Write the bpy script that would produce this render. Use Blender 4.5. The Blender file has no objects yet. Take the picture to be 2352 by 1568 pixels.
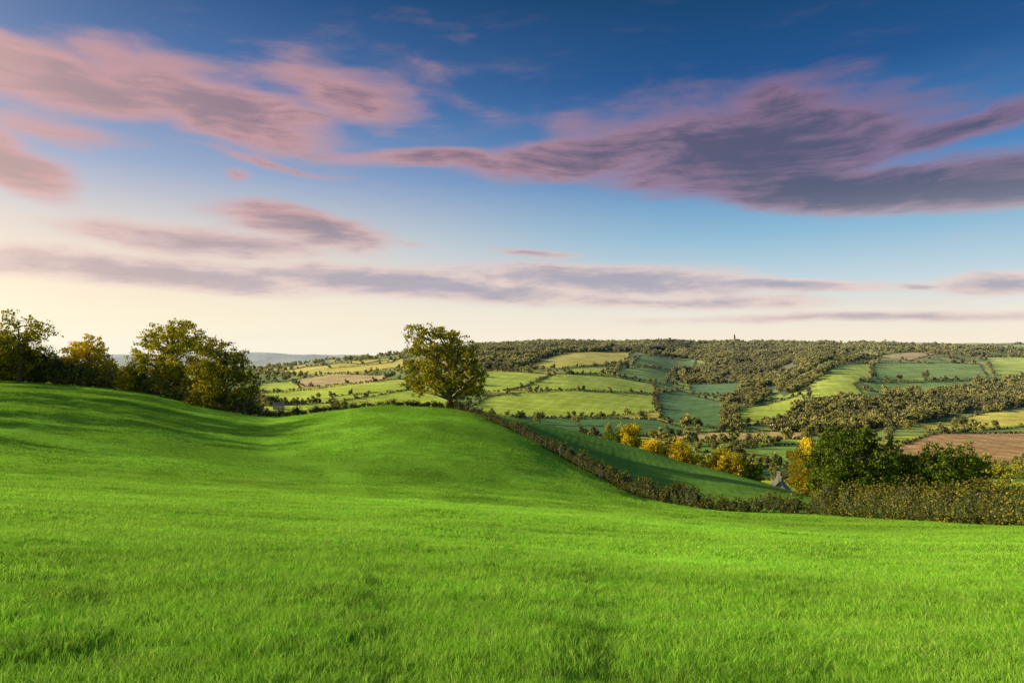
import bpy, math, numpy as np
from mathutils import Vector
rng=np.random.default_rng(7)
F=682.67; HV=348.0; EYE=1.6; S=1024/2352.0
scene=bpy.context.scene
scene.view_settings.view_transform='Standard'; scene.view_settings.look='None'; scene.view_settings.exposure=0
def lin(r,g,b):
    f=lambda c:(c/255/12.92 if c/255<=0.04045 else ((c/255+0.055)/1.055)**2.4)
    return (f(r),f(g),f(b))
SUN_AZ=math.radians(-86); SUN_EL=math.radians(19)

# ---------------------------------------------------------------- mesh helper
def make_obj(name,V,faces,mats=(),midx=None,smooth=False,parent=None,col=None):
    V=np.asarray(V,dtype=np.float32)
    if not isinstance(faces,(list,tuple)): faces=[faces]
    faces=[np.asarray(f,dtype=np.int32) for f in faces if len(f)]
    me=bpy.data.meshes.new(name)
    me.vertices.add(len(V)); me.vertices.foreach_set('co',V.ravel())
    nl=sum(f.size for f in faces); nf=sum(len(f) for f in faces)
    me.loops.add(nl); me.polygons.add(nf)
    me.loops.foreach_set('vertex_index',np.concatenate([f.ravel() for f in faces]))
    tot=np.concatenate([np.full(len(f),f.shape[1],dtype=np.int32) for f in faces])
    st=np.concatenate([[0],np.cumsum(tot)[:-1]]).astype(np.int32)
    me.polygons.foreach_set('loop_start',st)
    if midx is not None: me.polygons.foreach_set('material_index',np.asarray(midx,dtype=np.int32))
    me.polygons.foreach_set('use_smooth',np.full(nf,smooth,dtype=bool))
    for m in mats: me.materials.append(m)
    me.update(calc_edges=True)
    if col is not None:
        a=me.color_attributes.new('Col','FLOAT_COLOR','POINT')
        c=np.ones((len(V),4),dtype=np.float32); c[:,:3]=col
        a.data.foreach_set('color',c.ravel())
    ob=bpy.data.objects.new(name,me); scene.collection.objects.link(ob)
    if parent: ob.parent=parent
    return ob
def empty(name,loc=(0,0,0),parent=None):
    e=bpy.data.objects.new(name,None); e.location=loc; scene.collection.objects.link(e)
    if parent: e.parent=parent
    return e

# ---------------------------------------------------------------- terrain
def pchip(x,y,xi):
    x=np.asarray(x,float); y=np.asarray(y,float)
    h=np.diff(x); d=np.diff(y)/h; m=np.zeros_like(y)
    s=d[:-1]*d[1:]>0
    w1=2*h[1:]+h[:-1]; w2=h[1:]+2*h[:-1]
    with np.errstate(all='ignore'):
        hm=(w1+w2)/(w1/d[:-1]+w2/d[1:])
    m[1:-1]=np.where(s,hm,0); m[0]=d[0]; m[-1]=d[-1]
    i=np.clip(np.searchsorted(x,xi)-1,0,len(h)-1); t=(xi-x[i])/h[i]; hh=h[i]
    return (y[i]*(1+2*t)*(1-t)**2+m[i]*hh*t*(1-t)**2+y[i+1]*t*t*(3-2*t)+m[i+1]*hh*t*t*(t-1))
US=[-300,0,130,200,270,330,385,430,460,500,560,600,640,700,814,1024,1250]
NEAR=[
 [(6,-.8)]*2+[(6,-.9)]*4+[(6,-1.0)]*5+[(6,-1.1)]*3+[(6,-1.15)]*3,
 [(15,-2.0),(15,-2.2),(15,-2.4),(15,-2.5),(15,-2.6),(15,-2.65),(15,-2.7),(15,-2.75),(15,-2.75),(15,-2.8),(15,-2.9),(15,-2.95),(15,-3.0),(15,-3.05),(15,-3.1),(13,-2.7),(11,-2.2)],
 [(28,-3.8),(28,-4.2),(28,-4.5),(28,-4.7),(28,-4.9),(28,-5.0),(28,-5.05),(28,-5.1),(28,-5.15),(28,-5.3),(28,-5.45),(28,-5.55),(28,-5.7),(27,-5.65),(25,-5.35),(21,-4.45),(18,-3.8)],
 [(45,-5.0),(45,-5.9),(45,-6.64),(45,-7.1),(45,-7.4),(45,-7.7),(45,-7.9),(45,-8.0),(45,-8.2),(45,-8.4),(45,-8.75),(45,-9.0),(42,-8.55),(40,-8.4),(36,-7.95),(28,-6.05),(23,-4.9)],
 [(60,-5.0),(60,-6.2),(60,-7.4),(60,-8.1),(60,-8.7),(60,-9.0),(60,-9.0),(60,-9.3),(60,-9.5),(60,-10.0),(58,-10.5),(57,-10.8),(53,-10.75),(50,-10.5),(45,-9.8),(32,-6.95),(26,-5.6)],
 [(95,-4.2),(85,-5.4),(85,-7.1),(85,-8.7),(82,-9.55),(80,-9.05),(78,-8.45),(78,-8.6),(78,-9.1),(75,-9.95),(70,-11.5),(67,-12.1),(63,-12.6),(58,-12.2),(52,-11.3),(35,-7.6),(28,-6.1)],
 [(150,-2.8),(125,-4.26),(118,-5.8),(113,-8.0),(110,-9.5),(108,-8.4),(106,-7.4),(107,-7.65),(106,-8.0),(98,-9.5),(88,-12.3),(80,-13.6),(73,-14.3),(66,-13.9),(58,-12.5),(37,-8.05),(30,-6.6)],
 [(175,-4.5),(145,-6.5),(136,-8.3),(130,-10.5),(126,-12),(124,-11),(122,-9.8),(121,-9.4),(120,-9.5),(128,-10.96),(138,-14.4),(140,-16.7),(140,-18.9),(135,-21.7),(116,-23.5),(70,-16.0),(60,-15.0)],
 [(230,-18),(210,-22),(205,-26),(200,-28),(200,-30),(200,-30),(200,-30),(200,-29),(200,-29),(200,-30),(200,-31),(200,-33),(200,-36),(200,-41),(200,-45),(200,-45),(200,-45)]]
FAR=[
 {-300:(350,-45),270:(350,-55),500:(350,-62),700:(350,-70),814:(350,-72),1250:(350,-72)},
 {-300:(600,-70),270:(600,-78),500:(600,-84),640:(600,-90),700:(600,-92),1250:(600,-94)},
 {-300:(850,-80),270:(850,-76),430:(850,-78),500:(850,-82),560:(850,-88),640:(850,-92),700:(850,-95),1250:(850,-98)},
 {-300:(1100,-75),270:(1100,-70),330:(1100,-66),430:(1100,-62),500:(1100,-65),560:(1100,-70),640:(1100,-85),700:(1100,-92),760:(1100,-90),830:(1100,-82),930:(1100,-93),1250:(1100,-95)},
 {-300:(1400,-68),270:(1400,-62),330:(1400,-56),430:(1400,-42),500:(1400,-42),560:(1400,-45),640:(1400,-68),700:(1400,-82),760:(1400,-72),830:(1400,-52),930:(1400,-66),1024:(1400,-72),1250:(1400,-68)},
 {-300:(1750,-60),270:(1750,-58),330:(1750,-46),430:(1750,-28),500:(1750,-16),560:(1750,-18),640:(1750,-40),700:(1750,-62),760:(1750,-48),830:(1750,-22),930:(1750,-30),1024:(1750,-38),1250:(1750,-36)},
 {-300:(2150,-70),230:(2150,-66),270:(2150,-58),330:(2150,-38),370:(2150,-28),430:(2150,-12),500:(2150,7),560:(2150,8),640:(2150,-4),700:(2150,-20),760:(2150,-12),830:(2150,1),1250:(2150,-2)},
 {-300:(2600,-95),230:(2600,-92),270:(2600,-85),330:(2600,-52),430:(2600,-8),500:(2600,14),560:(2600,20),700:(2600,22),1250:(2600,23)},
 {-300:(4500,-118),270:(4500,-114),330:(4500,-105),430:(4500,-70),500:(4500,0),560:(4500,10),1250:(4500,12)},
 {-300:(8000,-116),270:(8000,-104),330:(8000,-112),430:(8000,-120),560:(8000,-60),1250:(8000,-60)},
 {-300:(30000,-420),1250:(30000,-420)}]
BACKR=[6,15,28,45,60,85,110,130,200,350,600,850,1100,1400,1750,2150,2600,4500,8000,30000]
BACKZ=[.9,2.2,4,6,7.5,9.5,11,12,14,16,18,20,20,20,15,10,0,-30,-80,-420]
def th_of_u(u): return math.atan((u-512)/F)
uu=np.arange(-70,1095,0.9); th_f=np.arctan((uu-512)/F)
st=math.radians(2.5)
TH=np.concatenate([np.arange(-math.pi,th_f[0]-0.01,st),th_f,np.arange(th_f[-1]+0.01,math.pi-0.005,st)])
RR=np.concatenate([np.geomspace(0.3,3,14)[:-1],np.geomspace(3,140,250)[:-1],np.geomspace(140,700,70)[:-1],np.linspace(700,2800,270)[:-1],np.geomspace(2800,30000,60)])
knR=[];knZ=[]
for k in range(len(NEAR)+len(FAR)):
    if k<len(NEAR): us=US; dz=NEAR[k]
    else: us=sorted(FAR[k-len(NEAR)]); dz=[FAR[k-len(NEAR)][u] for u in us]
    th=[th_of_u(u) for u in us]; r=[d/math.cos(t) if d<3000 else d for (d,z),t in zip(dz,th)]; z=[q[1] for q in dz]
    thx=[-math.pi]+th+[math.pi]; r=[BACKR[k]]+r+[BACKR[k]]; z=[BACKZ[k]]+z+[BACKZ[k]]
    knR.append(pchip(thx,r,TH)); knZ.append(pchip(thx,z,TH))
knR=np.array(knR);knZ=np.array(knZ)
Z=np.zeros((len(TH),len(RR)))
for i in range(len(TH)):
    x=np.concatenate([[0],knR[:,i]]); y=np.concatenate([[0],knZ[:,i]])
    Z[i]=pchip(x,y,RR)
X=np.sin(TH)[:,None]*RR[None]; Y=np.cos(TH)[:,None]*RR[None]
def sines(x,y,lam,n,seed):
    g=np.random.default_rng(seed); o=np.zeros_like(x)
    for _ in range(n):
        a=g.uniform(0,2*math.pi); l=lam*g.uniform(.6,1.7); p=g.uniform(0,6.28)
        o+=np.sin((x*math.cos(a)+y*math.sin(a))*2*math.pi/l+p)
    return o/math.sqrt(n)
sm=lambda a,b,x:(lambda t:t*t*(3-2*t))(np.clip((x-a)/(b-a),0,1))
Rg=np.broadcast_to(RR,Z.shape)
Z+=sines(X,Y,260,10,1)*2.6*sm(600,1100,Rg)*(1-sm(3500,6000,Rg))
Z+=sines(X,Y,9,10,2)*0.035*sm(4,12,Rg)+sines(X,Y,1.3,10,3)*0.010
Z+=(sines(X,Y,2600,8,5)*26+sines(X,Y,500,8,6)*6)*sm(3800,8000,Rg)*(1-sm(14000,22000,Rg))
logidx=np.arange(len(RR))
def height(x,y):
    x=np.asarray(x,float);y=np.asarray(y,float)
    th=np.arctan2(x,y); r=np.hypot(x,y)
    fi=np.interp(th,TH,np.arange(len(TH))); fj=np.interp(r,RR,logidx)
    i=np.clip(fi.astype(int),0,len(TH)-2); j=np.clip(fj.astype(int),0,len(RR)-2)
    a=fi-i;b=fj-j
    return Z[i,j]*(1-a)*(1-b)+Z[i+1,j]*a*(1-b)+Z[i,j+1]*(1-a)*b+Z[i+1,j+1]*a*b
def at(u,d):
    x=(u-512)/F*d; return x,d,float(height(x,d))
def hit(u2,v2,dmin=420):
    """survey point: first hillside point past dmin seen along a bearing and dip"""
    u=u2*S; v=v2*S; t=(u-512)/F
    d=np.concatenate([np.arange(dmin,2900,4.0),np.arange(2900,9000,60.)])
    z=height(t*d,d); vv=HV-(z-EYE)*F/d
    k=np.argmax(vv<=v) if (vv<=v).any() else int(np.argmin(vv))
    return t*d[k],d[k],z[k]
def pip(px,py,poly):
    c=np.zeros(px.shape,bool); n=len(poly)
    for a in range(n):
        x1,y1=poly[a];x2,y2=poly[(a+1)%n]
        if y1==y2: continue
        c^=((y1>py)!=(y2>py))&(px<(x2-x1)*(py-y1)/(y2-y1)+x1)
    return c

LIME=(.56,.70,.05); GRN=(.26,.44,.06); SHADEGRN=(.11,.25,.055); TAN=(.70,.52,.18); BRN=(.64,.39,.15); PINK=(.70,.54,.22); YEL=(.76,.68,.08); MEAD=(.34,.44,.08)  # dark green holds the shade of the combe and other unlit fields
FIELDS=[
 (LIME,[(1125,910),(1320,897),(1500,905),(1510,945),(1400,955),(1160,957),(1060,945)]),
 (LIME,[(1160,897),(1280,858),(1400,864),(1503,882),(1507,903),(1320,894)]),
 (LIME,[(1110,852),(1215,856),(1265,860),(1155,897),(1100,900)]),
 (YEL,[(1205,842),(1290,812),(1455,808),(1435,830),(1290,845)]),
 (LIME,[(1290,848),(1425,838),(1385,856),(1310,858)]),
 (SHADEGRN,[(1507,905),(1560,895),(1662,925),(1655,985),(1520,962)]),
 (SHADEGRN,[(1200,958),(1500,962),(1610,992),(1500,1003),(1370,1000),(1160,990)]),
 (GRN,[(1430,845),(1545,850),(1530,882),(1410,862)]),
 (SHADEGRN,[(1580,880),(1705,878),(1692,912),(1590,904)]),
 (GRN,[(1470,815),(1600,825),(1590,848),(1450,840)]),
 (LIME,[(1695,938),(1842,905),(1850,925),(1780,968),(1690,980)]),
 (LIME,[(1855,885),(1925,838),(2000,832),(2002,870),(1960,880),(1985,908),(1860,918)]),
 (GRN,[(2005,833),(2250,836),(2268,866),(2010,870)]),
 (GRN,[(1975,876),(2240,872),(2230,892),(1990,897)]),
 (LIME,[(2262,820),(2420,820),(2420,862),(2285,862)]),
 (TAN,[(2010,818),(2180,797),(2180,812),(2090,828)]),
 (LIME,[(2185,797),(2420,788),(2420,806),(2190,810)]),
 (LIME,[(1560,790),(1700,792),(1690,800),(1570,800)]),
 (YEL,[(2110,972),(2250,950),(2420,930),(2420,972),(2130,988)]),
 (BRN,[(2030,1035),(2150,995),(2420,988),(2420,1066),(2170,1066)]),
 (TAN,[(1525,1002),(1620,993),(1850,990),(1845,1006),(1700,1013),(1540,1013)]),
 (GRN,[(1690,1030),(1835,1020),(1835,1066),(1710,1068)]),
 (SHADEGRN,[(1730,1075),(1850,1072),(1850,1110),(1740,1110)]),
 (MEAD,[(1860,1000),(2050,985),(2040,1030),(1860,1030)]),
 (LIME,[(590,903),(760,888),(935,870),(935,895),(750,925),(600,930)]),
 (PINK,[(670,872),(760,858),(905,860),(880,872),(700,888)]),
 (YEL,[(600,858),(700,842),(830,836),(925,822),(930,842),(840,856),(680,862)]),
 (LIME,[(760,910),(950,895),(1050,905),(1040,940),(780,942)]),
 (LIME,[(595,880),(670,874),(690,892),(590,902)]),
 (LIME,[(560,935),(760,925),(770,950),(560,955)]),
 (YEL,[(740,838),(880,822),(925,818),(900,832),(760,845)]),
 (TAN,[(1900,1000),(2000,996),(1990,1010),(1890,1012)]),
]
WOODS=[
 [(1092,795),(1250,786),(1500,783),(1545,795),(1700,800),(1960,800),(1960,808),(1800,860),(1775,885),(1715,876),(1690,850),(1600,825),(1480,812),(1455,805),(1290,808),(1205,838),(1180,852),(1110,848)],
 [(1545,850),(1900,800),(1860,850),(1790,885),(1740,930),(1695,935),(1655,920),(1700,880),(1580,878)],
 [(1775,985),(1840,925),(1990,908),(2240,892),(2420,880),(2420,928),(2250,945),(2110,968),(2050,975),(1960,992),(1830,995)],
 [(1785,895),(1950,822),(2000,818),(1925,838),(1855,885),(1800,910)],
 [(1655,925),(1690,935),(1700,980),(1660,985)],
 [(2240,870),(2420,865),(2420,890),(2240,892)],
 [(590,925),(700,915),(740,905),(720,925),(620,940)],
 [(1720,1070),(1780,1040),(1800,1060),(1740,1100)],
]
U2=(np.where(Y>1,X/np.maximum(Y,1)*F+512,-9999))/S
V2=np.where(Y>1,HV-(Z-EYE)*F/np.maximum(Y,1),0)/S
cs=150.0
gx=np.floor(X/cs).astype(int); gy=np.floor(Y/cs).astype(int)
best=np.full(Z.shape,1e18); cid=np.zeros(Z.shape)
def hsh(a,b,k): 
    q=np.sin(a*127.1+b*311.7+k*74.7)*43758.5453; return q-np.floor(q)
for ox in(-1,0,1):
    for oy in(-1,0,1):
        cx=gx+ox; cy=gy+oy
        px=(cx+hsh(cx,cy,1))*cs; py=(cy+hsh(cx,cy,2))*cs
        dd=(X-px)**2+(Y-py)**2; m=dd<best; best=np.where(m,dd,best); cid=np.where(m,hsh(cx,cy,3),cid)
pal=np.array([GRN,MEAD,GRN,LIME,MEAD,YEL,GRN])
col=pal[(cid*6.99).astype(int)]*0.85
NEARG=np.array((.27,.58,.05)); 
nearm=(Rg<260); col[nearm]=np.array((.20,.40,.06))
farm=(Y>430)&(Y<3200)
for p in WOODS:
    m=pip(U2,V2,p)&farm; col[m]=(.12,.16,.05)
for c,p in FIELDS:
    m=pip(U2,V2,p)&farm; col[m]=c
m=pip(U2,V2,FIELDS[19][1])&farm
q=np.sin((X*0.8+Y*0.25)*2*math.pi/22)>0.6
col[m&q]=(.45,.28,.12)
ln_=np.sin((X*0.9-Y*0.3)*2*math.pi/16)*.06+1
fm=(Rg>450)&(Rg<2700); col[fm]*=ln_[fm][:,None]
edge=np.interp(TH,[th_of_u(u) for u in US],[d/math.cos(th_of_u(u)) for u,(d,z) in zip(US,NEAR[6])])
m=(Rg<edge[:,None]); col[m]=NEARG
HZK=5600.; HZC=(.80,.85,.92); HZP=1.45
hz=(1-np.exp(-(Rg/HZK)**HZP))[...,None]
col=col*(1-hz)+np.array(HZC)*hz  # distance haze blended into the ground colour

def nmat(name):
    m=bpy.data.materials.new(name); m.use_nodes=True; nt=m.node_tree; nt.nodes.clear(); return m,nt
def N(nt,t,**kw):
    n=nt.nodes.new(t)
    for k,v in kw.items(): setattr(n,k,v)
    return n
def L(nt,a,b): nt.links.new(a,b)
def math_(nt,op,a,b=None,c=None,clamp=False):
    n=N(nt,'ShaderNodeMath',operation=op,use_clamp=clamp)
    for i,x in enumerate((a,b,c)):
        if x is None: continue
        if isinstance(x,(int,float)): n.inputs[i].default_value=x
        else: L(nt,x,n.inputs[i])
    return n.outputs[0]
def mix(nt,f,a,b,bt='MIX'):
    n=N(nt,'ShaderNodeMix',data_type='RGBA',blend_type=bt)
    if isinstance(f,(int,float)): n.inputs[0].default_value=f
    else: L(nt,f,n.inputs[0])
    for i,x in ((6,a),(7,b)):
        if isinstance(x,tuple): n.inputs[i].default_value=(*x,1)
        else: L(nt,x,n.inputs[i])
    return n.outputs[2]
def noise(nt,vec,scale,detail=4,rough=.55):
    n=N(nt,'ShaderNodeTexNoise'); n.inputs['Scale'].default_value=scale; n.inputs['Detail'].default_value=detail; n.inputs['Roughness'].default_value=rough
    if vec is not None: L(nt,vec,n.inputs['Vector'])
    return n.outputs[0]
def mrange(nt,x,a,b,c,d,sm_=False):
    n=N(nt,'ShaderNodeMapRange'); n.interpolation_type='SMOOTHSTEP' if sm_ else 'LINEAR'
    for i,v in enumerate((x,a,b,c,d)):
        if isinstance(v,(int,float)): n.inputs[i].default_value=v
        else: L(nt,v,n.inputs[i])
    return n.outputs[0]
def scalec(nt,c,f):
    s=N(nt,'ShaderNodeVectorMath',operation='SCALE'); 
    if isinstance(c,tuple): s.inputs[0].default_value=c
    else: L(nt,c,s.inputs[0])
    L(nt,f,s.inputs[3]); return s.outputs[0]
def vmul(nt,v,s):
    n=N(nt,'ShaderNodeVectorMath',operation='MULTIPLY'); L(nt,v,n.inputs[0]); n.inputs[1].default_value=s; return n.outputs[0]
def crop_shade_tone(nt,pos):
    """drill rows sweeping round the brow + broad patches of painted cloud and hill shade"""
    n=noise(nt,vmul(nt,pos,(.022,.05,0)),1,4,.55)
    st=noise(nt,vmul(nt,pos,(.10,1.1,0)),1,4,.6)
    return math_(nt,'MULTIPLY',mrange(nt,n,.35,.65,.78,1.14,True),mrange(nt,st,.3,.7,.84,1.1))
M,nt=nmat('turf_and_fields')
at_=N(nt,'ShaderNodeAttribute',attribute_name='Col'); geo=N(nt,'ShaderNodeNewGeometry')
n1=noise(nt,geo.outputs['Position'],.02,5,.6); n2=noise(nt,geo.outputs['Position'],.25,6,.65); n3=noise(nt,geo.outputs['Position'],6,4,.7)
f=math_(nt,'MULTIPLY',mrange(nt,n1,.3,.7,.8,1.15),mrange(nt,n2,.3,.7,.8,1.18))
f=math_(nt,'MULTIPLY',f,mrange(nt,n3,.3,.7,.8,1.2))
f=math_(nt,'MULTIPLY',f,mrange(nt,crop_shade_tone(nt,geo.outputs['Position']),0,2,.2,1.9))
c=N(nt,'ShaderNodeVectorMath',operation='SCALE'); L(nt,at_.outputs['Color'],c.inputs[0]); L(nt,f,c.inputs[3])
df=N(nt,'ShaderNodeBsdfDiffuse'); L(nt,c.outputs[0],df.inputs[0])
bp=N(nt,'ShaderNodeBump'); bp.inputs['Strength'].default_value=.4; bp.inputs['Distance'].default_value=.3; L(nt,n2,bp.inputs['Height']); L(nt,bp.outputs[0],df.inputs['Normal'])
o=N(nt,'ShaderNodeOutputMaterial'); L(nt,df.outputs[0],o.inputs[0])
nT,nR=Z.shape
idx=np.arange(nT*nR).reshape(nT,nR)
i0=idx; i1=np.roll(idx,-1,axis=0)
quads=np.stack([i0[:,:-1],i0[:,1:],i1[:,1:],i1[:,:-1]],-1).reshape(-1,4)
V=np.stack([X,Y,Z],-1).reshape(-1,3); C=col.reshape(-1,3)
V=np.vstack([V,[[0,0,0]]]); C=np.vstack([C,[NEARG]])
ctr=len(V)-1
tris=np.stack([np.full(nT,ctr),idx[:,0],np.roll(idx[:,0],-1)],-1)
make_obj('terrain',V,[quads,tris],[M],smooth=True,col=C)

# ---------------------------------------------------------------- foliage materials
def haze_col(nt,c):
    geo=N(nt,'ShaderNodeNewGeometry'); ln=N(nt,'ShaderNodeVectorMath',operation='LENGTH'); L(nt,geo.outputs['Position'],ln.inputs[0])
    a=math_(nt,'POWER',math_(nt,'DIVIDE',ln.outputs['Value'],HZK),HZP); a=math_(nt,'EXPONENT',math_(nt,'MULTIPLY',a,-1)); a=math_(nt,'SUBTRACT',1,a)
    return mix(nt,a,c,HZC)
def leafmat(name,cs,tr=.35,haze=False,posnoise=None,orange=(.75,1.3),patchn=False):
    m,nt=nmat(name); geo=N(nt,'ShaderNodeNewGeometry')
    r=N(nt,'ShaderNodeValToRGB'); el=r.color_ramp.elements
    while len(el)<len(cs): el.new(.5)
    for i,cc in enumerate(cs): el[i].position=i/(len(cs)-1); el[i].color=(*cc,1)
    L(nt,geo.outputs['Random Per Island'],r.inputs[0]); c=r.outputs[0]
    oi=N(nt,'ShaderNodeObjectInfo'); c=scalec(nt,c,mrange(nt,oi.outputs['Random'],0,1,*orange))
    if haze: c=mix(nt,mrange(nt,oi.outputs['Random'],.5,1,0,.6),c,(.50,.41,.08))
    if patchn:
        n=noise(nt,geo.outputs['Position'],.006,3); c=scalec(nt,c,mrange(nt,n,.35,.65,.6,1.5)); c=mix(nt,mrange(nt,n,.5,.7,0,.5),c,(.50,.46,.10))
    if posnoise:
        n=noise(nt,geo.outputs['Position'],posnoise,2); c=scalec(nt,c,mrange(nt,n,.3,.7,.6,1.4))
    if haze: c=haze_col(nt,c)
    d=N(nt,'ShaderNodeBsdfDiffuse'); L(nt,c,d.inputs[0]); t=N(nt,'ShaderNodeBsdfTranslucent'); L(nt,c,t.inputs[0])
    mx=N(nt,'ShaderNodeMixShader'); mx.inputs[0].default_value=tr; L(nt,d.outputs[0],mx.inputs[1]); L(nt,t.outputs[0],mx.inputs[2])
    o=N(nt,'ShaderNodeOutputMaterial'); L(nt,mx.outputs[0],o.inputs[0]); return m
def plainmat(name,c,nscale=3,var=.25,rough=.9):
    m,nt=nmat(name); tc=N(nt,'ShaderNodeTexCoord'); n=noise(nt,tc.outputs['Object'],nscale,5)
    b=mrange(nt,n,.3,.7,1-var,1+var)
    p=N(nt,'ShaderNodeBsdfPrincipled'); p.inputs['Roughness'].default_value=rough; L(nt,scalec(nt,c,b),p.inputs['Base Color'])
    o=N(nt,'ShaderNodeOutputMaterial'); L(nt,p.outputs[0],o.inputs[0]); return m
BARK=plainmat('bark',(.12,.10,.065),4)
LEAF=leafmat('leaves_green',[(.10,.13,.02),(.32,.31,.025),(.76,.58,.035)],.38,posnoise=.35)
LEAFG=leafmat('leaves_golden',[(.34,.30,.02),(.68,.54,.03),(.90,.68,.05)],.38,posnoise=.4)
LEAFD=leafmat('leaves_dark',[(.05,.10,.015),(.13,.20,.025),(.28,.34,.03)],.3,posnoise=.35)
HEDGE=leafmat('hedge_leaves',[(.08,.10,.02),(.17,.18,.035),(.38,.29,.06)],.28,posnoise=.5)
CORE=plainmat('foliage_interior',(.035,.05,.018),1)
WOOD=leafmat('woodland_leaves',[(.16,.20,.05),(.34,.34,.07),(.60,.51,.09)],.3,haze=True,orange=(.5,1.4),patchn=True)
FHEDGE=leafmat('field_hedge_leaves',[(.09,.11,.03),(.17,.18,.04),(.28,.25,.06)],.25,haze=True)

def leaf_quads(P,size,g,flat=.5):
    n=len(P); a=g.normal(size=(n,3)); a/=np.linalg.norm(a,axis=1)[:,None]
    b=g.normal(size=(n,3)); b-=a*(a*b).sum(1)[:,None]; b/=np.linalg.norm(b,axis=1)[:,None]
    s=size*g.uniform(.6,1.4,(n,1)); a=a*s*.5; b=b*s*.36
    V=np.stack([P-a,P+b*1.0-a*.1,P+a,P-b-a*.1],1).reshape(-1,3)
    return V,np.arange(4*n).reshape(-1,4)
def tube(pts,rad,k=6):
    pts=np.array(pts,float); n=len(pts); V=[]
    for i in range(n):
        t=pts[min(i+1,n-1)]-pts[max(i-1,0)]; t/=np.linalg.norm(t)+1e-9
        a=np.cross(t,[0.3,1,0.2]); a/=np.linalg.norm(a)+1e-9; b=np.cross(t,a)
        for j in range(k):
            q=2*math.pi*j/k; V.append(pts[i]+rad[i]*(a*math.cos(q)+b*math.sin(q)))
    Fc=[(i*k+j,i*k+(j+1)%k,(i+1)*k+(j+1)%k,(i+1)*k+j) for i in range(n-1) for j in range(k)]
    return np.array(V),np.array(Fc)
class Acc:
    def __init__(s): s.V=[];s.F=[];s.M=[];s.n=0
    def add(s,V,Fc,m):
        s.V.append(V); s.F.append(Fc+s.n); s.M.append(np.full(len(Fc),m)); s.n+=len(V)
    def obj(s,name,mats,parent=None,loc=None):
        V=np.vstack(s.V)
        q=[f for f in s.F if f.shape[1]==4]; t=[f for f in s.F if f.shape[1]==3]
        mi=np.concatenate([m for f,m in zip(s.F,s.M) if f.shape[1]==4]+[m for f,m in zip(s.F,s.M) if f.shape[1]==3])
        fs=([np.vstack(q)] if q else [])+([np.vstack(t)] if t else [])
        o=make_obj(name,V,fs,mats,mi,parent=parent)
        if loc is not None: o.location=loc
        return o
def tree_mesh(acc,lobes,H,trunk_r,g,leaf,per,clumps=14,lean=0):
    top=max(l[2] for l in lobes); th=top*.82
    pts=[(0,0,-.6)]; 
    for q in (.12,.3,.5,.7,1): pts.append((g.normal()*.02*th+lean*q,g.normal()*.02*th,th*q))
    rad=[trunk_r*1.5,trunk_r,trunk_r*.8,trunk_r*.6,trunk_r*.4,trunk_r*.12]
    V,Fc=tube(pts,rad,8); acc.add(V,Fc,0)
    pts=np.array(pts)
    for (x,y,z,r) in lobes:
        c=np.array([x,y,z]); zz=max(th*.14,min(th*.9,z-.7*math.hypot(x,y)*.8-.3*r)); 
        s=np.array([np.interp(zz,pts[:,2],pts[:,k]) for k in range(3)])
        mid=(s+c)/2+np.array([0,0,.12*np.linalg.norm(c-s)])+g.normal(size=3)*.04*th
        V,Fc=tube([s,mid,c],[trunk_r*.32,trunk_r*.2,trunk_r*.08],5); acc.add(V,Fc,0)
        d=g.normal(size=(clumps,3)); d/=np.linalg.norm(d,axis=1)[:,None]
        cc=c+d*r*g.uniform(.45,1.12,(clumps,1))*np.array([1,1,.85])
        for q in cc[::2]:
            V,Fc=tube([c,(c+q)/2+g.normal(size=3)*.05*r,q],[trunk_r*.08,trunk_r*.05,trunk_r*.02],3); acc.add(V,Fc,0)
        n=int(per*r*r)
        w=g.integers(0,clumps,n)
        P=cc[w]+g.normal(size=(n,3))*r*.17*np.array([1,1,.7])
        V,Fc=leaf_quads(P,leaf,g); acc.add(V,Fc,1)
def lobes_px(lst,u0,vbase,d,g,depth=.8):
    mp=d/(F/S); out=[]
    W=max(abs(l[0]-u0)+l[2] for l in lst)*mp
    for (u,v,r) in lst:
        x=(u-u0)*mp; z=(vbase-v)*mp; rr=r*mp
        lim=math.sqrt(max(0,1-(x/W)**2))*W*depth
        out.append((x,g.uniform(-lim,lim)*.3,z,rr))
        if rr>1.2:
            out.append((x*.9,lim*.6*g.uniform(.5,1),z-.05*rr,rr*.8)); out.append((x*.9,-lim*.6*g.uniform(.5,1),z-.05*rr,rr*.8))
    return out
def place_tree(name,lst,u0,d,mat,seed,leaf=.32,per=60,trunk=.35):
    g=np.random.default_rng(seed); x,y,z=at(u0*S,d); vb=(HV-(z-EYE)*F/d)/S
    acc=Acc(); lb=lobes_px(lst,u0,vb,d,g); lb=[l for l in lb if l[2]>.3*l[3]]
    tree_mesh(acc,lb,0,trunk,g,leaf,per)
    return acc.obj(name,[BARK,mat],loc=(x,y,z-.1))

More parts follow.
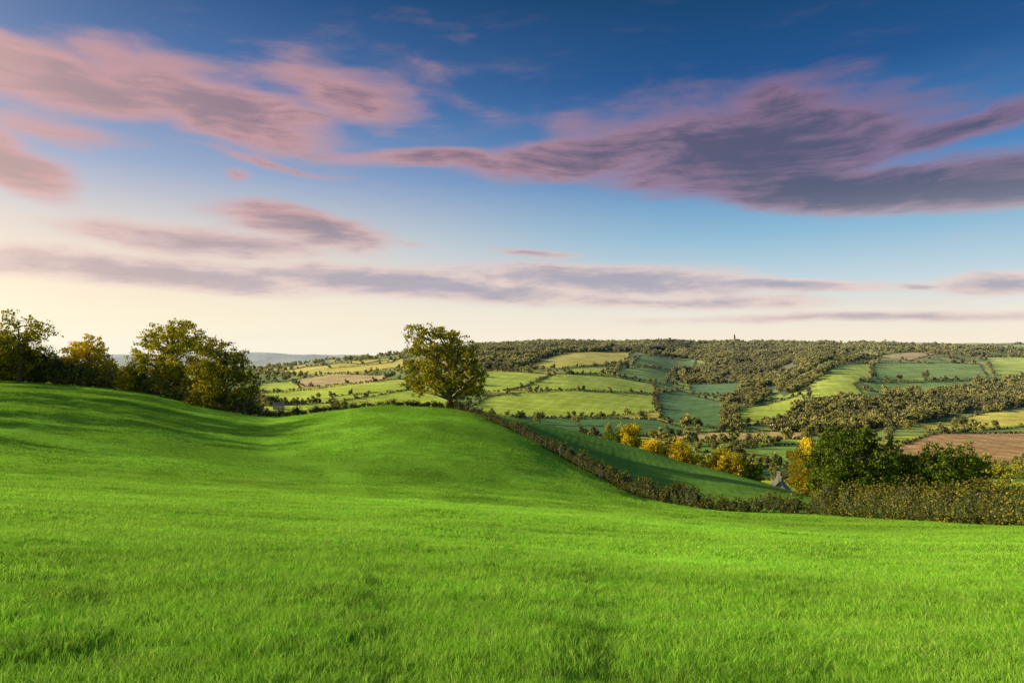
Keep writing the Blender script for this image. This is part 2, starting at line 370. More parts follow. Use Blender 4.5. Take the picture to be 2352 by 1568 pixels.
place_tree('ash_tree',[(962,768,28),(1005,762,24),(1045,773,26),(950,800,22),(1078,806,26),(1000,802,34),(1040,819,32),(943,838,24),(988,846,34),(1087,840,26),(1104,862,18),(946,872,24),(1000,878,32),(1052,866,32),(1094,886,22),(960,895,18),(1100,906,14),(1072,898,18),(1035,888,16)],1032,109,LEAF,3,.34,105,.5)
place_tree('oak_tree',[(385,757,26),(420,752,24),(350,782,28),(400,792,42),(450,788,36),(322,820,28),(370,835,42),(430,840,45),(312,865,22),(350,880,38),(410,890,45),(460,880,36),(380,915,30),(330,900,22)],395,122,LEAF,5,.38,90,.5)
place_tree('oak_tree',[(470,800,24),(500,800,30),(538,820,28),(480,840,38),(535,850,38),(570,865,24),(580,895,20),(500,890,42),(555,905,30),(465,900,34),(520,930,26),(485,930,26),(560,925,22)],510,116,LEAF,6,.36,90,.45)
place_tree('field_maple_tree',[(205,788,22),(175,805,26),(232,808,24),(150,832,24),(200,830,40),(250,838,20),(165,860,32),(225,860,34),(140,862,18),(258,865,14)],203,130,LEAFG,8,.4,85,.35)
place_tree('oak_tree',[(-5,760,26),(25,790,26),(-30,790,36),(45,812,16),(0,825,44),(30,845,30),(-50,840,44)],-5,122,LEAF,9,.38,75,.4)
place_tree('elder_tree',[(290,850,16),(280,872,18),(300,880,18),(272,890,14)],287,118,LEAF,10,.3,90,.15)
place_tree('sycamore_tree',[(1940,1000,34),(1975,1000,30),(1905,1025,34),(1950,1040,50),(2008,1030,34),(1888,1065,38),(1940,1085,54),(2005,1075,46),(2035,1088,32),(1900,1110,38),(1960,1125,48),(2020,1120,40),(2050,1115,30)],1955,92,LEAFD,12,.3,185,.4)
place_tree('field_maple_tree',[(1862,1020,24),(1840,1045,26),(1878,1050,26),(1842,1080,30),(1850,1110,30),(1828,1105,20)],1853,104,LEAFG,13,.28,130,.3)
place_tree('hawthorn_tree',[(2068,1056,30),(2100,1070,32),(2060,1090,30),(2110,1100,32),(2075,1115,32)],2085,96,LEAFD,14,.28,170,.25)
place_tree('hawthorn_tree',[(2155,1040,28),(2200,1042,32),(2238,1068,28),(2145,1070,38),(2195,1082,44),(2255,1095,28),(2130,1100,34),(2170,1110,36),(2225,1108,34)],2190,88,LEAFD,15,.28,170,.3)
place_tree('elder_tree',[(2290,1078,18),(2320,1072,16),(2305,1095,22),(2340,1085,18)],2310,82,LEAF,16,.26,150,.15)
YT=[(1452,955,1010,66,170,LEAFG),(1490,1000,1035,62,178,LEAFG),(1560,1008,1062,100,176,LEAFG),(1668,1024,1090,104,168,LEAFG),(1710,1052,1100,60,172,LEAFD),(1405,975,1010,60,240,LEAFD),(1605,1038,1080,45,182,LEAFD),(1735,1068,1110,45,165,LEAFD),(1520,1005,1040,40,200,LEAFD),(1425,985,1010,50,195,LEAFD)]
for k,(u,vt,vb,w,d,mt) in enumerate(YT):
    g=np.random.default_rng(40+k); x,y,z=at(u*S,d); vg=(HV-(z-EYE)*F/d)/S
    h=vg-vt; r=w*.25; lst=[]
    for q in range(13):
        a=g.uniform(-1,1); b=g.uniform(0,1); lst.append((u+a*w*.36*math.sqrt(1-b*b*.8),vt+r*.8+(1-b)*(h*.55),r*g.uniform(.7,1.1)))
    place_tree('hedgerow_tree',lst,u,d,mt,50+k,.42,60,.25)
def shadow_tree(name,x,y,H,W,seed,mat=LEAF):
    g=np.random.default_rng(seed); z=float(height(x,y)); lb=[]
    for q in range(16):
        a=g.uniform(0,6.28); h=g.uniform(.3,.9); rr=W*.5*math.sqrt(max(.05,1-((h-.55)/.5)**2))*g.uniform(.3,.75)
        lb.append((rr*math.cos(a),rr*math.sin(a),H*h,W*g.uniform(.15,.22)))
    acc=Acc(); tree_mesh(acc,lb,0,.4,g,.45,30); acc.obj(name,[BARK,mat],loc=(x,y,z-.1))
for k,(x,y,H,W) in enumerate([(-92,112,14,12),(-84,101,15,13),(-80,92,13,11),(-79,80,15,12),(-80,70,12,10),(-72,58,13,11),(-88,122,13,12)]):  # unseen row left of the view, added for its shadow across the field
    shadow_tree('oak_tree',x,y,H,W,400+k)

# ---------------------------------------------------------------- hedges
def ico(sub):
    import bmesh
    bm=bmesh.new(); bmesh.ops.create_icosphere(bm,subdivisions=sub,radius=1)
    V=np.array([v.co[:] for v in bm.verts]); Fc=np.array([[v.index for v in f.verts] for f in bm.faces]); bm.free(); return V,Fc
ICO1=ico(1);ICO2=ico(2)
def hedge(name,path,leaf,per_m,seed,mat=HEDGE,rough=.25):
    g=np.random.default_rng(seed)
    pts=[(*at(u,d)[:2],h,w) for u,d,h,w in path]
    acc=Acc()
    for a,b in zip(pts[:-1],pts[1:]):
        ln=math.hypot(b[0]-a[0],b[1]-a[1]); n=max(1,int(ln/.7))
        dx,dy=(b[0]-a[0])/ln,(b[1]-a[1])/ln
        for k in range(n):
            t=(k+g.uniform(0,1))/n; x=a[0]+(b[0]-a[0])*t; y=a[1]+(b[1]-a[1])*t; h=a[2]+(b[2]-a[2])*t; w=a[3]+(b[3]-a[3])*t
            hh=h*max(.5,1+rough*g.normal()*.6); z=float(height(x,y))
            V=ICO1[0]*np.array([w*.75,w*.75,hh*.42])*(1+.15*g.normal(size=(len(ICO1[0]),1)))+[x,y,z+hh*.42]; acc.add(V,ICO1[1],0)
            m=int(per_m*.7*h); s=g.uniform(-1,1,m); q=g.uniform(0,1,m)**.8
            edge_=g.random(m)<.6
            s=np.where(edge_,np.sign(s)*(1-.25*np.abs(g.normal(size=m))),s)
            prof=np.sqrt(np.clip(1-(q*.9)**3,0,1))
            off=s*w*prof; al=g.uniform(-.6,.6,m)
            px=x-dy*off+dx*al; py=y+dx*off+dy*al; pz=z+q*hh+g.normal(size=m)*.06*h
            V,Fc=leaf_quads(np.stack([px,py,pz],1),leaf,g); acc.add(V,Fc,1)
    return acc.obj(name,[CORE,mat])
hedge('hedge',[(1260,31,2.7,1.3),(1130,34,2.6,1.3),(1024,39,2.5,1.3),(950,45,2.4,1.2),(880,52,2.3,1.1),(818,58.5,2.1,1.0)],.13,420,21,rough=.32)
hedge('hedge',[(812,59.5,1.4,.8),(760,62.5,1.4,.8),(700,67,1.5,.8),(660,71.5,1.6,.8),(600,81,1.5,.8),(560,89,1.4,.8),(520,96,1.2,.7),(485,103,1.1,.7),(455,108,1.1,.7),(430,109,.9,.7),(385,108,.7,.6),(340,109.5,.7,.6),(300,111,.8,.7),(262,112,1.0,.8)],.18,190,22,rough=.5)
hedge('hedge',[(262,113,1.6,1),(240,114,2.2,1.3),(215,115,2.6,1.5),(170,118,3,1.6),(130,121,3.6,1.8),(100,124,3,1.6),(60,126,4.5,2.2),(30,127,6,2.5),(-40,130,6,2.5),(-160,138,5,2.5)],.3,120,23,rough=.4)
def fence(name,path,step=3.0):
    acc=Acc(); tops=[]
    pts=[at(u,d) for u,d in path]
    for a,b in zip(pts[:-1],pts[1:]):
        ln=math.hypot(b[0]-a[0],b[1]-a[1]); n=max(1,int(ln/step))
        for k in range(n):
            t=k/n; x=a[0]+(b[0]-a[0])*t; y=a[1]+(b[1]-a[1])*t; z=float(height(x,y))
            V,Fc=tube([(x,y,z-.3),(x,y,z+1.25)],[.06,.055],6); acc.add(V,Fc,0); tops.append((x,y,z))
    for hgt in (.5,.85,1.15):
        for p,q in zip(tops[:-1],tops[1:]):
            V,Fc=tube([(p[0],p[1],p[2]+hgt),(q[0],q[1],q[2]+hgt)],[.008,.008],3); acc.add(V,Fc,1)
    acc.obj(name,[BARK,plainmat('fence_wire',(.2,.2,.2))])
fence('wire_fence',[(600,78.6),(560,86.2),(520,94.2),(485,101),(455,106),(430,107)])
fence('wire_fence',[(262,111),(215,112.5),(170,115)])

# ---------------------------------------------------------------- instanced masses
def instancer(name,child,pts,scl,parent,normal=None,tilt=None,g=rng):
    n=len(pts); rot=g.uniform(0,2*math.pi,n)
    if normal is None: normal=np.tile([0,0,1.],(n,1))
    a=np.stack([np.cos(rot),np.sin(rot),np.zeros(n)],1); a-=normal*(a*normal).sum(1)[:,None]; a/=np.linalg.norm(a,axis=1)[:,None]
    b=np.cross(normal,a); s=(scl*.5)[:,None]
    V=np.stack([pts-a*s-b*s,pts+a*s-b*s,pts+a*s+b*s,pts-a*s+b*s],1).reshape(-1,3)
    o=make_obj(name,V,np.arange(4*n).reshape(-1,4),[],parent=parent)
    o.instance_type='FACES'; o.use_instance_faces_scale=True; o.show_instancer_for_render=False; o.show_instancer_for_viewport=False
    child.parent=o; return o
def tree_variant(name,seed,mat,nl=300,leaf=.13):
    g=np.random.default_rng(seed); acc=Acc()
    V,Fc=tube([(0,0,-.2),(0,0,.5)],[.04,.02],5); acc.add(V,Fc,0)
    for k in range(7):
        c=np.array([g.uniform(-.28,.28),g.uniform(-.28,.28),g.uniform(.28,.78)]); r=g.uniform(.16,.26)
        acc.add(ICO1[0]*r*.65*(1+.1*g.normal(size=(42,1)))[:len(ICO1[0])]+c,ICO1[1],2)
        d=g.normal(size=(nl//7,3)); d/=np.linalg.norm(d,axis=1)[:,None]
        V,Fc=leaf_quads(c+d*r*g.uniform(.7,1.15,(nl//7,1)),leaf,g); acc.add(V,Fc,1)
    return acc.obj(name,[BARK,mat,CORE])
g=np.random.default_rng(77)
n=260000
th=g.uniform(math.radians(-40),math.radians(40),n); r=np.sqrt(g.uniform(450**2,2900**2,n)); px=np.sin(th)*r; py=np.cos(th)*r; pz=height(px,py)
u2=(px/py*F+512)/S; v2=(HV-(pz-EYE)*F/py)/S
inside=np.zeros(n,bool)
for p in WOODS: inside|=pip(u2,v2,p)
infield=np.zeros(n,bool)
for c,p in FIELDS: infield|=pip(u2,v2,p)
glade=sines(px,py,110,8,9)+sines(px,py,45,8,10)*.6
keep=inside&~infield&(g.random(n)<.5)&(glade<.6)
plateau=(r>2350)&(u2>1080)&(g.random(n)<.16)&(glade>-.2)
scat=(~infield)&(~inside)&(g.random(n)<.02)
sel=np.where(keep|plateau|scat)[0]
print('woodland trees',len(sel))
wp=np.stack([px,py,pz],1)[sel]; ws=g.uniform(6,14,len(sel))*(1+.25*np.clip(sines(wp[:,0],wp[:,1],70,8,12),-1,1.6))
wood=empty('woodland'); var=g.integers(0,6,len(sel))
for k in range(6):
    ch=tree_variant('tree',100+k,WOOD,220,.15); instancer('tree_stand',ch,wp[var==k],ws[var==k],wood,g=g)
hp=[];hs=[]
def hedgeline(poly,closed=True,size=(1.8,3.6),stepm=2.8,gap=.12):
    W=[hit(u,v) for u,v in poly]
    prs=list(zip(W,W[1:]+W[:1])) if closed else list(zip(W[:-1],W[1:]))
    for a,b in prs:
        ln=math.hypot(b[0]-a[0],b[1]-a[1]); 
        if ln>1500: continue
        for t in np.arange(0,1,stepm/max(ln,1)):
            if g.random()<gap: continue
            x=a[0]+(b[0]-a[0])*t+g.normal()*.5; y=a[1]+(b[1]-a[1])*t+g.normal()*.5
            hp.append((x,y,float(height(x,y))-.3)); hs.append(g.uniform(*size) if g.random()>.06 else g.uniform(6,11))
for c,p in FIELDS: hedgeline(p)
hp=np.array(hp);hs=np.array(hs); print('hedge bushes',len(hp))
fh=empty('field_hedges'); var=g.integers(0,3,len(hp))
for k in range(3):
    ch=tree_variant('bush',200+k,FHEDGE,120,.2); instancer('bush_row',ch,hp[var==k],hs[var==k],fh,g=g)
VT=[(1240,972,32),(1322,975,24),(1400,1003,34),(1440,1000,30),(1500,1008,26),(1690,975,30),(1665,960,26),(1720,975,20),(1985,985,34),(2105,970,40),(2085,992,32),(2190,985,28),(2215,978,24),(2285,985,24),(1940,985,26),(2125,868,20),(1700,1045,26),(1785,1020,22),(1810,1060,30),(1760,1075,30),(1780,1095,34),(1640,1015,20),(1560,1000,16),(620,935,18),(655,930,20),(690,865,16),(730,915,16),(790,935,22),(600,945,22),(1850,1000,18),(1900,1020,20),(2250,1090,30),(2300,1085,30),(2340,1080,26),(1730,1030,24),(1850,1080,30),(1660,1080,26),(2040,1000,22),(2000,1030,18),(1500,930,10),(640,850,12)]
vp=[];vs=[]
for u,v,s in VT:
    x,y,z=hit(u,v,300); vp.append((x,y,z-.2)); vs.append(s*y/(F/S)*1.05)
for _ in range(160):
    u=g.uniform(1600,2352); v=g.uniform(1010,1100)
    if any(pip(np.array([u]),np.array([v]),FIELDS[k][1])[0] for k in (19,20,21,22)): continue
    x,y,z=hit(u,v,300); vp.append((x,y,z)); vs.append(g.uniform(4,10))
vp=np.array(vp);vs=np.array(vs); vt=empty('valley_trees'); var=g.integers(0,4,len(vp))
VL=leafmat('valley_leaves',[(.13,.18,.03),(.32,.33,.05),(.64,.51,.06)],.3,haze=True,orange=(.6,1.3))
for k in range(4):
    ch=tree_variant('tree',300+k,VL,900,.07); instancer('tree_group',ch,vp[var==k],vs[var==k],vt,g=g)

# ---------------------------------------------------------------- grass
def grassmat():
    m,nt=nmat('grass_blades'); geo=N(nt,'ShaderNodeNewGeometry'); a=N(nt,'ShaderNodeAttribute',attribute_name='Col')
    n1=noise(nt,geo.outputs['Position'],.35,4,.6); n2=noise(nt,geo.outputs['Position'],2.2,3,.6)
    c=mix(nt,mrange(nt,n1,.35,.65,0,1),(.31,.72,.05),(.44,.84,.07))
    c=mix(nt,mrange(nt,n2,.35,.7,0,.6),c,(.60,.88,.13))
    ri=geo.outputs['Random Per Island']
    c=mix(nt,mrange(nt,ri,.88,.93,0,.65),c,(.84,.88,.28))
    r=mrange(nt,math_(nt,'FRACT',math_(nt,'MULTIPLY',ri,7.31)),0,1,.55,1.25)
    f=math_(nt,'MULTIPLY',r,a.outputs['Fac']); f=math_(nt,'MULTIPLY',f,crop_shade_tone(nt,geo.outputs['Position']))
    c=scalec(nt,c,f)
    d=N(nt,'ShaderNodeBsdfDiffuse'); L(nt,c,d.inputs[0]); t=N(nt,'ShaderNodeBsdfTranslucent'); L(nt,c,t.inputs[0])
    mx=N(nt,'ShaderNodeMixShader'); mx.inputs[0].default_value=.45; L(nt,d.outputs[0],mx.inputs[1]); L(nt,t.outputs[0],mx.inputs[2])
    o=N(nt,'ShaderNodeOutputMaterial'); L(nt,mx.outputs[0],o.inputs[0]); return m
GM=grassmat()
def patch(name,R,n,h,w,seed,shade_tone=1.0):
    g=np.random.default_rng(seed); r=R*np.sqrt(g.random(n))*(.6+.4*g.random(n)); t=g.uniform(0,6.283,n)
    nc=max(6,n//25); cc=np.stack([R*np.sqrt(g.random(nc))*1.0,g.uniform(0,6.283,nc)],1)
    cx=cc[:,0]*np.cos(cc[:,1]); cy=cc[:,0]*np.sin(cc[:,1]); w_=g.integers(0,nc,n); cl=g.random(n)<.5
    ch=g.uniform(.75,1.35,nc)
    x=np.where(cl,cx[w_]+g.normal(size=n)*h*.25,r*np.cos(t)); y=np.where(cl,cy[w_]+g.normal(size=n)*h*.25,r*np.sin(t))
    H=h*g.uniform(.4,1.3,n)*np.where(cl,ch[w_],1); W=w*g.uniform(.6,1.2,n); az=g.uniform(0,6.283,n); ln=H*g.uniform(.1,.85,n); la=g.uniform(0,6.283,n)
    b=np.stack([x,y,np.full(n,-.01)],1); sx=np.stack([np.cos(az)*W*.5,np.sin(az)*W*.5,0*W],1)
    m=b+np.stack([np.cos(la)*ln*.3,np.sin(la)*ln*.3,H*.6],1); tip=b+np.stack([np.cos(la)*ln,np.sin(la)*ln,H],1)
    V=np.stack([b-sx,b+sx,m+sx*.8,m-sx*.8,tip],1).reshape(-1,3); k=np.arange(n)*5
    q=np.stack([k,k+1,k+2,k+3],1); tr=np.stack([k+3,k+2,k+4],1)
    col=np.tile(np.array([.58,.58,1.0,1.0,1.14])[:,None]*shade_tone,(n,3))
    return make_obj(name,V,[q,tr],[GM],col=col)
grass=empty('grass')
def edge_d(u): return np.interp(u,US,[d for d,z in NEAR[6]])
def scatter(dmin,dmax,dens,R,n,h,w,sc,nm,seed,margin=.5,shade_tone=1.0):
    g=np.random.default_rng(seed)
    step=1/math.sqrt(dens); gx,gy=np.meshgrid(np.arange(-dmax*.9,dmax*.9,step),np.arange(dmin,dmax,step))
    x=gx.ravel()+g.uniform(-.5,.5,gx.size)*step; y=gy.ravel()+g.uniform(-.5,.5,gx.size)*step
    k=(np.abs(x)<.8*y+1); x=x[k];y=y[k]
    u=x/y*F+512; k=y<edge_d(u)-margin; x=x[k];y=y[k]; z=height(x,y); e=.4
    nx=-(height(x+e,y)-height(x-e,y))/(2*e); ny=-(height(x,y+e)-height(x,y-e))/(2*e)
    nn=np.stack([nx,ny,np.ones_like(nx)],1); nn/=np.linalg.norm(nn,axis=1)[:,None]
    P=np.stack([x,y,z],1); s=g.uniform(.85,1.25,len(x))*sc; var=g.integers(0,3,len(x)); print(nm,len(x))
    for q in range(3):
        ch=patch('grass_tuft',R,n,h,w,seed*10+q,shade_tone); instancer(nm,ch,P[var==q],s[var==q],grass,normal=nn[var==q],g=g)
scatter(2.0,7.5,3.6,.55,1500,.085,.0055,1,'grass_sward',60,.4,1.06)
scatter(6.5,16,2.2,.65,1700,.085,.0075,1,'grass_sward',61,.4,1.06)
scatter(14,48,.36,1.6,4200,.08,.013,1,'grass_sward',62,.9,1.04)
scatter(42,125,.05,4.0,6000,.08,.026,1,'grass_sward',63,2.2,.84)  # far blades coloured darker to stand for shade on the hill

# ---------------------------------------------------------------- buildings
STONE=plainmat('limestone',(.42,.38,.30),1.5); SLATE=plainmat('slate_roof',(.16,.15,.15),2); GLASS=plainmat('window_glass',(.03,.035,.04),1,rough=.2); WHITE=plainmat('white_render',(.7,.68,.62),1); TILE=plainmat('clay_tile_roof',(.28,.14,.09),2)
def box(acc,c,s,m):
    V=np.array([(x,y,z) for x in(-.5,.5) for y in(-.5,.5) for z in(-.5,.5)])*s+c
    Fc=np.array([(0,1,3,2),(4,6,7,5),(0,4,5,1),(2,3,7,6),(0,2,6,4),(1,5,7,3)]); acc.add(V,Fc,m)
def house(name,loc,L_=10,W=7,H=5,R=3.2,rot=0,wall=STONE,roof=SLATE):
    e=empty(name,loc); e.rotation_euler[2]=rot
    a=Acc(); box(a,(0,0,H/2-1),(L_,W,H+2),0)
    h=L_/2; a.add(np.array([(-h,-W/2,H),(-h,W/2,H),(-h,0,H+R-.15),(h,-W/2,H),(h,W/2,H),(h,0,H+R-.15)]),np.array([(0,2,1),(3,4,5)]),0); a.obj('walls',[wall],parent=e)
    a=Acc(); o=.35
    for s in(-1,1):
        V=np.array([(-h-o,s*(W/2+o),H-.3),(h+o,s*(W/2+o),H-.3),(h+o,0,H+R),(-h-o,0,H+R),(-h-o,s*(W/2+o),H-.12),(h+o,s*(W/2+o),H-.12),(h+o,0,H+R+.2),(-h-o,0,H+R+.2)])
        a.add(V,np.array([(0,1,2,3),(4,5,6,7),(0,1,5,4),(0,3,7,4),(1,2,6,5)]),0)
    a.obj('roof',[roof],parent=e)
    a=Acc(); box(a,(h-.6,0,H+R+.3),(.9,1.0,2.0),0); box(a,(-h+.6,0,H+R+.3),(.9,1.0,2.0),0); a.obj('chimneys',[wall],parent=e)
    a=Acc()
    for sx in np.linspace(-h+1.6,h-1.6,3):
        for zz in (1.3,3.6):
            for s in(-1,1): box(a,(sx,s*(W/2+.01),zz),(.95,.06,1.2),0)
    for zz in (1.5,4.0):
        for s in (-1,1): box(a,(s*(h+.01),0,zz),(.06,.95,1.2),0)
    a.obj('windows',[GLASS],parent=e)
    a=Acc(); box(a,(-h*.25,-W/2-.06,.9),(.95,.08,2.0),0); a.obj('door',[plainmat('painted_door',(.2,.25,.22))],parent=e)
x,y,z=at(779,190); house('stone_house',(x,y,z-.8),9,6.0,4.5,3.8,math.radians(70))
for (u,v,r,wl,rf) in [(1783,985,.3,WHITE,TILE),(1850,988,1.2,STONE,SLATE),(1875,990,.5,WHITE,SLATE),(618,924,.4,STONE,SLATE),(600,920,1.1,STONE,TILE),(640,940,.2,STONE,SLATE),(1965,790,.3,WHITE,SLATE)]:
    x,y,z=hit(u,v); house('farmhouse',(x,y,z),13,8,5.5,3.5,r,wl,rf)
x,y,z=hit(1687,783); e=empty('church',(x,y,z)); 
a=Acc(); box(a,(0,0,9),(6,6,26),0); box(a,(11.51,0,4),(17,8,10),0); a.obj('tower_and_nave',[STONE],parent=e)
a=Acc(); V=np.array([(-3.2,-3.2,22.02),(3.2,-3.2,22.02),(3.2,3.2,22.02),(-3.2,3.2,22.02),(0,0,34)]); a.add(V,np.array([(0,1,4),(1,2,4),(2,3,4),(3,0,4)]),0)
V=np.array([(3.02,-4.4,8.9),(20.3,-4.4,8.9),(20.3,0,13),(3.02,0,13),(3.02,4.4,8.9),(20.3,4.4,8.9)]); a.add(V,np.array([(0,1,2,3),(4,5,2,3)]),0); a.obj('spire_and_roof',[SLATE],parent=e)
a=Acc(); [box(a,(0,s*3.02,17),(1.4,.1,3),0) for s in(-1,1)]; [box(a,(7+q*4,-4.02,5),(1.2,.1,3.5),0) for q in range(3)]; a.obj('windows',[GLASS],parent=e)
WOOL=plainmat('wool',(.7,.66,.56),6); FACE=plainmat('sheep_face',(.12,.1,.09),3)
def blob(acc,c,s,m,g):
    acc.add(ICO2[0]*np.array(s)*(1+.04*g.normal(size=(len(ICO2[0]),1)))+np.array(c),ICO2[1],m)
a=Acc(); g2=np.random.default_rng(5)
blob(a,(0,0,.62),(.55,.27,.28),0,g2); blob(a,(.35,0,.66),(.26,.22,.26),0,g2); blob(a,(-.4,0,.62),(.22,.24,.26),0,g2)
V,Fc=tube([(.5,0,.7),(.68,0,.62),(.8,0,.42)],[.13,.11,.1],8); a.add(V,Fc,0); V,Fc=tube([(.78,0,.45),(.86,0,.33),(.95,0,.18)],[.09,.085,.045],8); a.add(V,Fc,1)
for s in(-1,1):
    V,Fc=tube([(.78,s*.07,.45),(.76,s*.18,.42)],[.035,.01],5); a.add(V,Fc,1)
    V,Fc=tube([(.36,s*.13,.5),(.38,s*.13,.26),(.35,s*.13,0)],[.07,.04,.035],6); a.add(V,Fc,1)
    V,Fc=tube([(-.38,s*.13,.55),(-.3,s*.13,.4),(-.46,s*.13,.24),(-.42,s*.13,0)],[.1,.06,.04,.035],6); a.add(V,Fc,1)
V,Fc=tube([(-.58,0,.65),(-.66,0,.4)],[.05,.03],6); a.add(V,Fc,0)
sh=a.obj('sheep',[WOOL,FACE])
for k in range(16):
    u=g.uniform(1250,1420); v=g.uniform(903,925); x,y,z=hit(u,v)
    o=sh if k==0 else bpy.data.objects.new('sheep',sh.data)
    if k: scene.collection.objects.link(o)
    o.location=(x,y,z); o.rotation_euler[2]=g.uniform(0,6.28)

# ---------------------------------------------------------------- sky
w=bpy.data.worlds.new('World'); scene.world=w; w.use_nodes=True; nt=w.node_tree; nt.nodes.clear()
tc=N(nt,'ShaderNodeTexCoord'); sp=N(nt,'ShaderNodeSeparateXYZ'); L(nt,tc.outputs['Generated'],sp.inputs[0])
az=math_(nt,'ARCTAN2',sp.outputs[0],sp.outputs[1]); el=math_(nt,'ARCSINE',sp.outputs[2])
cp=N(nt,'ShaderNodeCombineXYZ'); L(nt,az,cp.inputs[0]); L(nt,el,cp.inputs[1]); P=cp.outputs[0]
def elv(v2): return math.atan((HV-v2*S)/F)
def ramp(fac,stops):
    r=N(nt,'ShaderNodeValToRGB'); e=r.color_ramp.elements
    while len(e)<len(stops): e.new(.5)
    for i,(p,c) in enumerate(stops): e[i].position=p; e[i].color=(*c,1)
    L(nt,fac,r.inputs[0]); return r.outputs[0]
EM=.75
t=math_(nt,'DIVIDE',math_(nt,'MAXIMUM',el,0),EM)
def stops(lst): return sorted([(max(0,elv(v)*1.0)/EM,lin(*c)) for v,c in lst])+[(1.0,lin(*lst[0][1]))]
right=ramp(t,stops([(0,(0,60,106)),(200,(18,80,140)),(400,(70,130,190)),(550,(142,188,216)),(650,(196,216,226)),(720,(238,233,222)),(790,(255,241,218))]))
left=ramp(t,stops([(0,(28,76,130)),(250,(82,122,178)),(420,(154,172,204)),(550,(224,214,208)),(650,(251,231,208)),(730,(255,243,216)),(790,(255,249,228))]))
sky=mix(nt,mrange(nt,az,-.55,.35,0,1,True),left,right)
def vscale(v,s): return vmul(nt,v,s)
wn=N(nt,'ShaderNodeTexNoise'); wn.inputs['Scale'].default_value=1; wn.inputs['Detail'].default_value=2; L(nt,vscale(P,(4,9,1)),wn.inputs['Vector'])
sb=N(nt,'ShaderNodeVectorMath',operation='SUBTRACT'); L(nt,wn.outputs['Color'],sb.inputs[0]); sb.inputs[1].default_value=(.5,.5,.5)
sc=vscale(sb.outputs[0],(.26,.07,0)); sc2=N(nt,'ShaderNodeVectorMath',operation='SCALE'); L(nt,sc,sc2.inputs[0]); L(nt,mrange(nt,el,.05,.3,.3,1),sc2.inputs[3])
ad=N(nt,'ShaderNodeVectorMath',operation='ADD'); L(nt,P,ad.inputs[0]); L(nt,sc2.outputs[0],ad.inputs[1]); PW=ad.outputs[0]
CL=[(120,165,350,72,6,1.15),(500,225,400,84,11,1.15),(800,210,220,70,12,.75),(60,370,250,72,26,1.2),(120,285,200,40,8,.6),
 (1700,330,450,120,3,1.25),(1980,425,540,60,4,1.35),(1350,350,360,50,-10,1),(2180,300,330,34,-6,.95),(1020,378,340,26,4,.85),(1800,230,220,64,-5,.9),(2300,440,300,44,2,1.2),
 (690,525,230,50,10,1.1),(440,560,340,34,2,1.05),(540,395,60,22,5,.6),(640,370,220,12,6,.55),
 (350,625,700,36,2,1.2),(950,655,650,34,3,1.2),(1400,645,440,38,3,1.2),(1760,655,340,18,3,1.1),(1240,582,130,12,3,.9),(2290,645,210,28,-2,1.1),(2100,657,90,10,2,.8),(1950,727,700,14,0,.8),(1500,690,600,20,2,.8),(940,560,80,10,3,.5),(1050,80,160,25,25,.25),(1000,200,300,70,10,.3)]
fld=None
for (u,v,a,b,tl,wt) in CL:
    A=math.atan((u*S-512)/F); E=math.atan((HV-v*S)/F*math.cos(A))
    mp=N(nt,'ShaderNodeMapping',vector_type='TEXTURE'); L(nt,PW,mp.inputs[0])
    mp.inputs[1].default_value=(A,E,0); mp.inputs[2].default_value=(0,0,-math.radians(tl)); mp.inputs[3].default_value=(a*S/F*math.cos(A)**2*1.25,b*S/F*math.cos(A)*1.35,1)
    ln=N(nt,'ShaderNodeVectorMath',operation='LENGTH'); L(nt,mp.outputs[0],ln.inputs[0])
    q=mrange(nt,ln.outputs['Value'],1,0,0,wt)
    fld=q if fld is None else math_(nt,'SMOOTH_MAX',fld,q,.12)
nA=noise(nt,vscale(P,(6,24,1)),1,4,.55); nB=noise(nt,vscale(PW,(18,90,1)),1,4,.6)
dn=math_(nt,'ADD',fld,math_(nt,'MULTIPLY',math_(nt,'SUBTRACT',nA,.5),.75))
dn=math_(nt,'ADD',dn,math_(nt,'MULTIPLY',math_(nt,'SUBTRACT',nB,.5),.28))
gate=mrange(nt,fld,0,.15,0,1)
den=math_(nt,'MULTIPLY',mrange(nt,dn,.08,.62,0,1,True),gate)
low=mrange(nt,el,.09,.22,0,1,True); rt=mrange(nt,az,-.35,.45,0,1,True)
core=mix(nt,low,lin(172,164,180),mix(nt,rt,lin(132,106,126),lin(82,76,100)))
edgec=mix(nt,low,lin(236,210,202),mix(nt,rt,lin(212,158,156),lin(146,112,140)))
lf=mrange(nt,az,-.7,-.1,0,1,True)
core=mix(nt,math_(nt,'MULTIPLY',math_(nt,'SUBTRACT',1,lf),.45),core,lin(220,176,160))
cc=mix(nt,mrange(nt,math_(nt,'ADD',dn,math_(nt,'MULTIPLY',math_(nt,'SUBTRACT',nB,.5),.8)),.32,1.05,0,1,True),edgec,core)
sky=mix(nt,math_(nt,'MULTIPLY',den,.9),sky,cc)
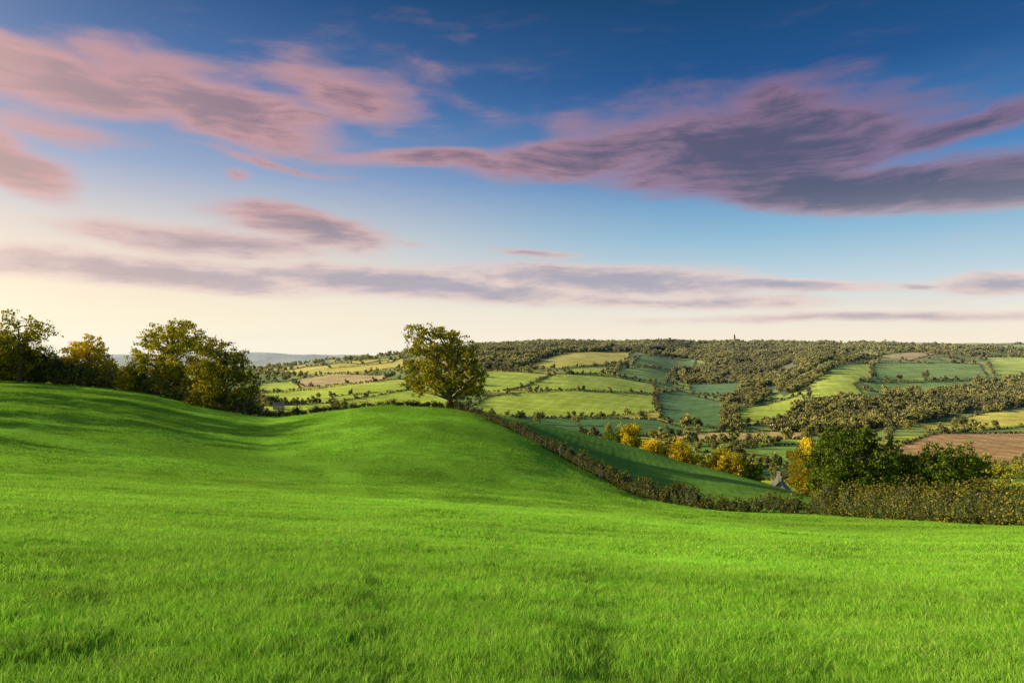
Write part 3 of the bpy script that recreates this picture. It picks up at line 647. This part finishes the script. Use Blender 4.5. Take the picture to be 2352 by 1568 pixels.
fillv=(math.sin(SUN_AZ)*math.cos(math.radians(8)),math.cos(SUN_AZ)*math.cos(math.radians(8)),math.sin(math.radians(8)))
dt=N(nt,'ShaderNodeVectorMath',operation='DOT_PRODUCT'); L(nt,tc.outputs['Generated'],dt.inputs[0]); dt.inputs[1].default_value=fillv
fill_glow=math_(nt,'POWER',math_(nt,'MAXIMUM',dt.outputs['Value'],0),9.0); av=N(nt,'ShaderNodeVectorMath',operation='SCALE'); av.inputs[0].default_value=(3.8,2.8,1.5); L(nt,fill_glow,av.inputs[3])  # broad warm glow outside the view, added to the sky as soft fill
sa=N(nt,'ShaderNodeVectorMath',operation='ADD'); L(nt,sky,sa.inputs[0]); L(nt,av.outputs[0],sa.inputs[1])
ST=.12
s=N(nt,'ShaderNodeVectorMath',operation='SCALE'); L(nt,sa.outputs[0],s.inputs[0]); s.inputs[3].default_value=1/ST
ns=N(nt,'ShaderNodeTexSky',sky_type='NISHITA'); ns.sun_disc=False; ns.sun_elevation=SUN_EL; ns.sun_rotation=SUN_AZ; ns.altitude=150
fin=mix(nt,.08,s.outputs[0],ns.outputs[0])
bg=N(nt,'ShaderNodeBackground'); bg.inputs[1].default_value=ST; L(nt,fin,bg.inputs[0]); o=N(nt,'ShaderNodeOutputWorld'); L(nt,bg.outputs[0],o.inputs[0])

sl=bpy.data.lights.new('sun','SUN'); sl.energy=5; sl.angle=math.radians(.5); sl.color=(1,.86,.54)
so=bpy.data.objects.new('sun',sl); scene.collection.objects.link(so)
sd=Vector((math.sin(SUN_AZ)*math.cos(SUN_EL),math.cos(SUN_AZ)*math.cos(SUN_EL),math.sin(SUN_EL)))
so.rotation_euler=sd.to_track_quat('Z','Y').to_euler(); so.location=sd*60
cd=bpy.data.cameras.new('camera'); cd.lens=24; cd.sensor_width=36; cd.shift_y=7/1024; cd.clip_end=60000; cd.clip_start=.05
co=bpy.data.objects.new('camera',cd); co.location=(0,0,EYE); co.rotation_euler=(math.radians(90),0,0); scene.collection.objects.link(co); scene.camera=co
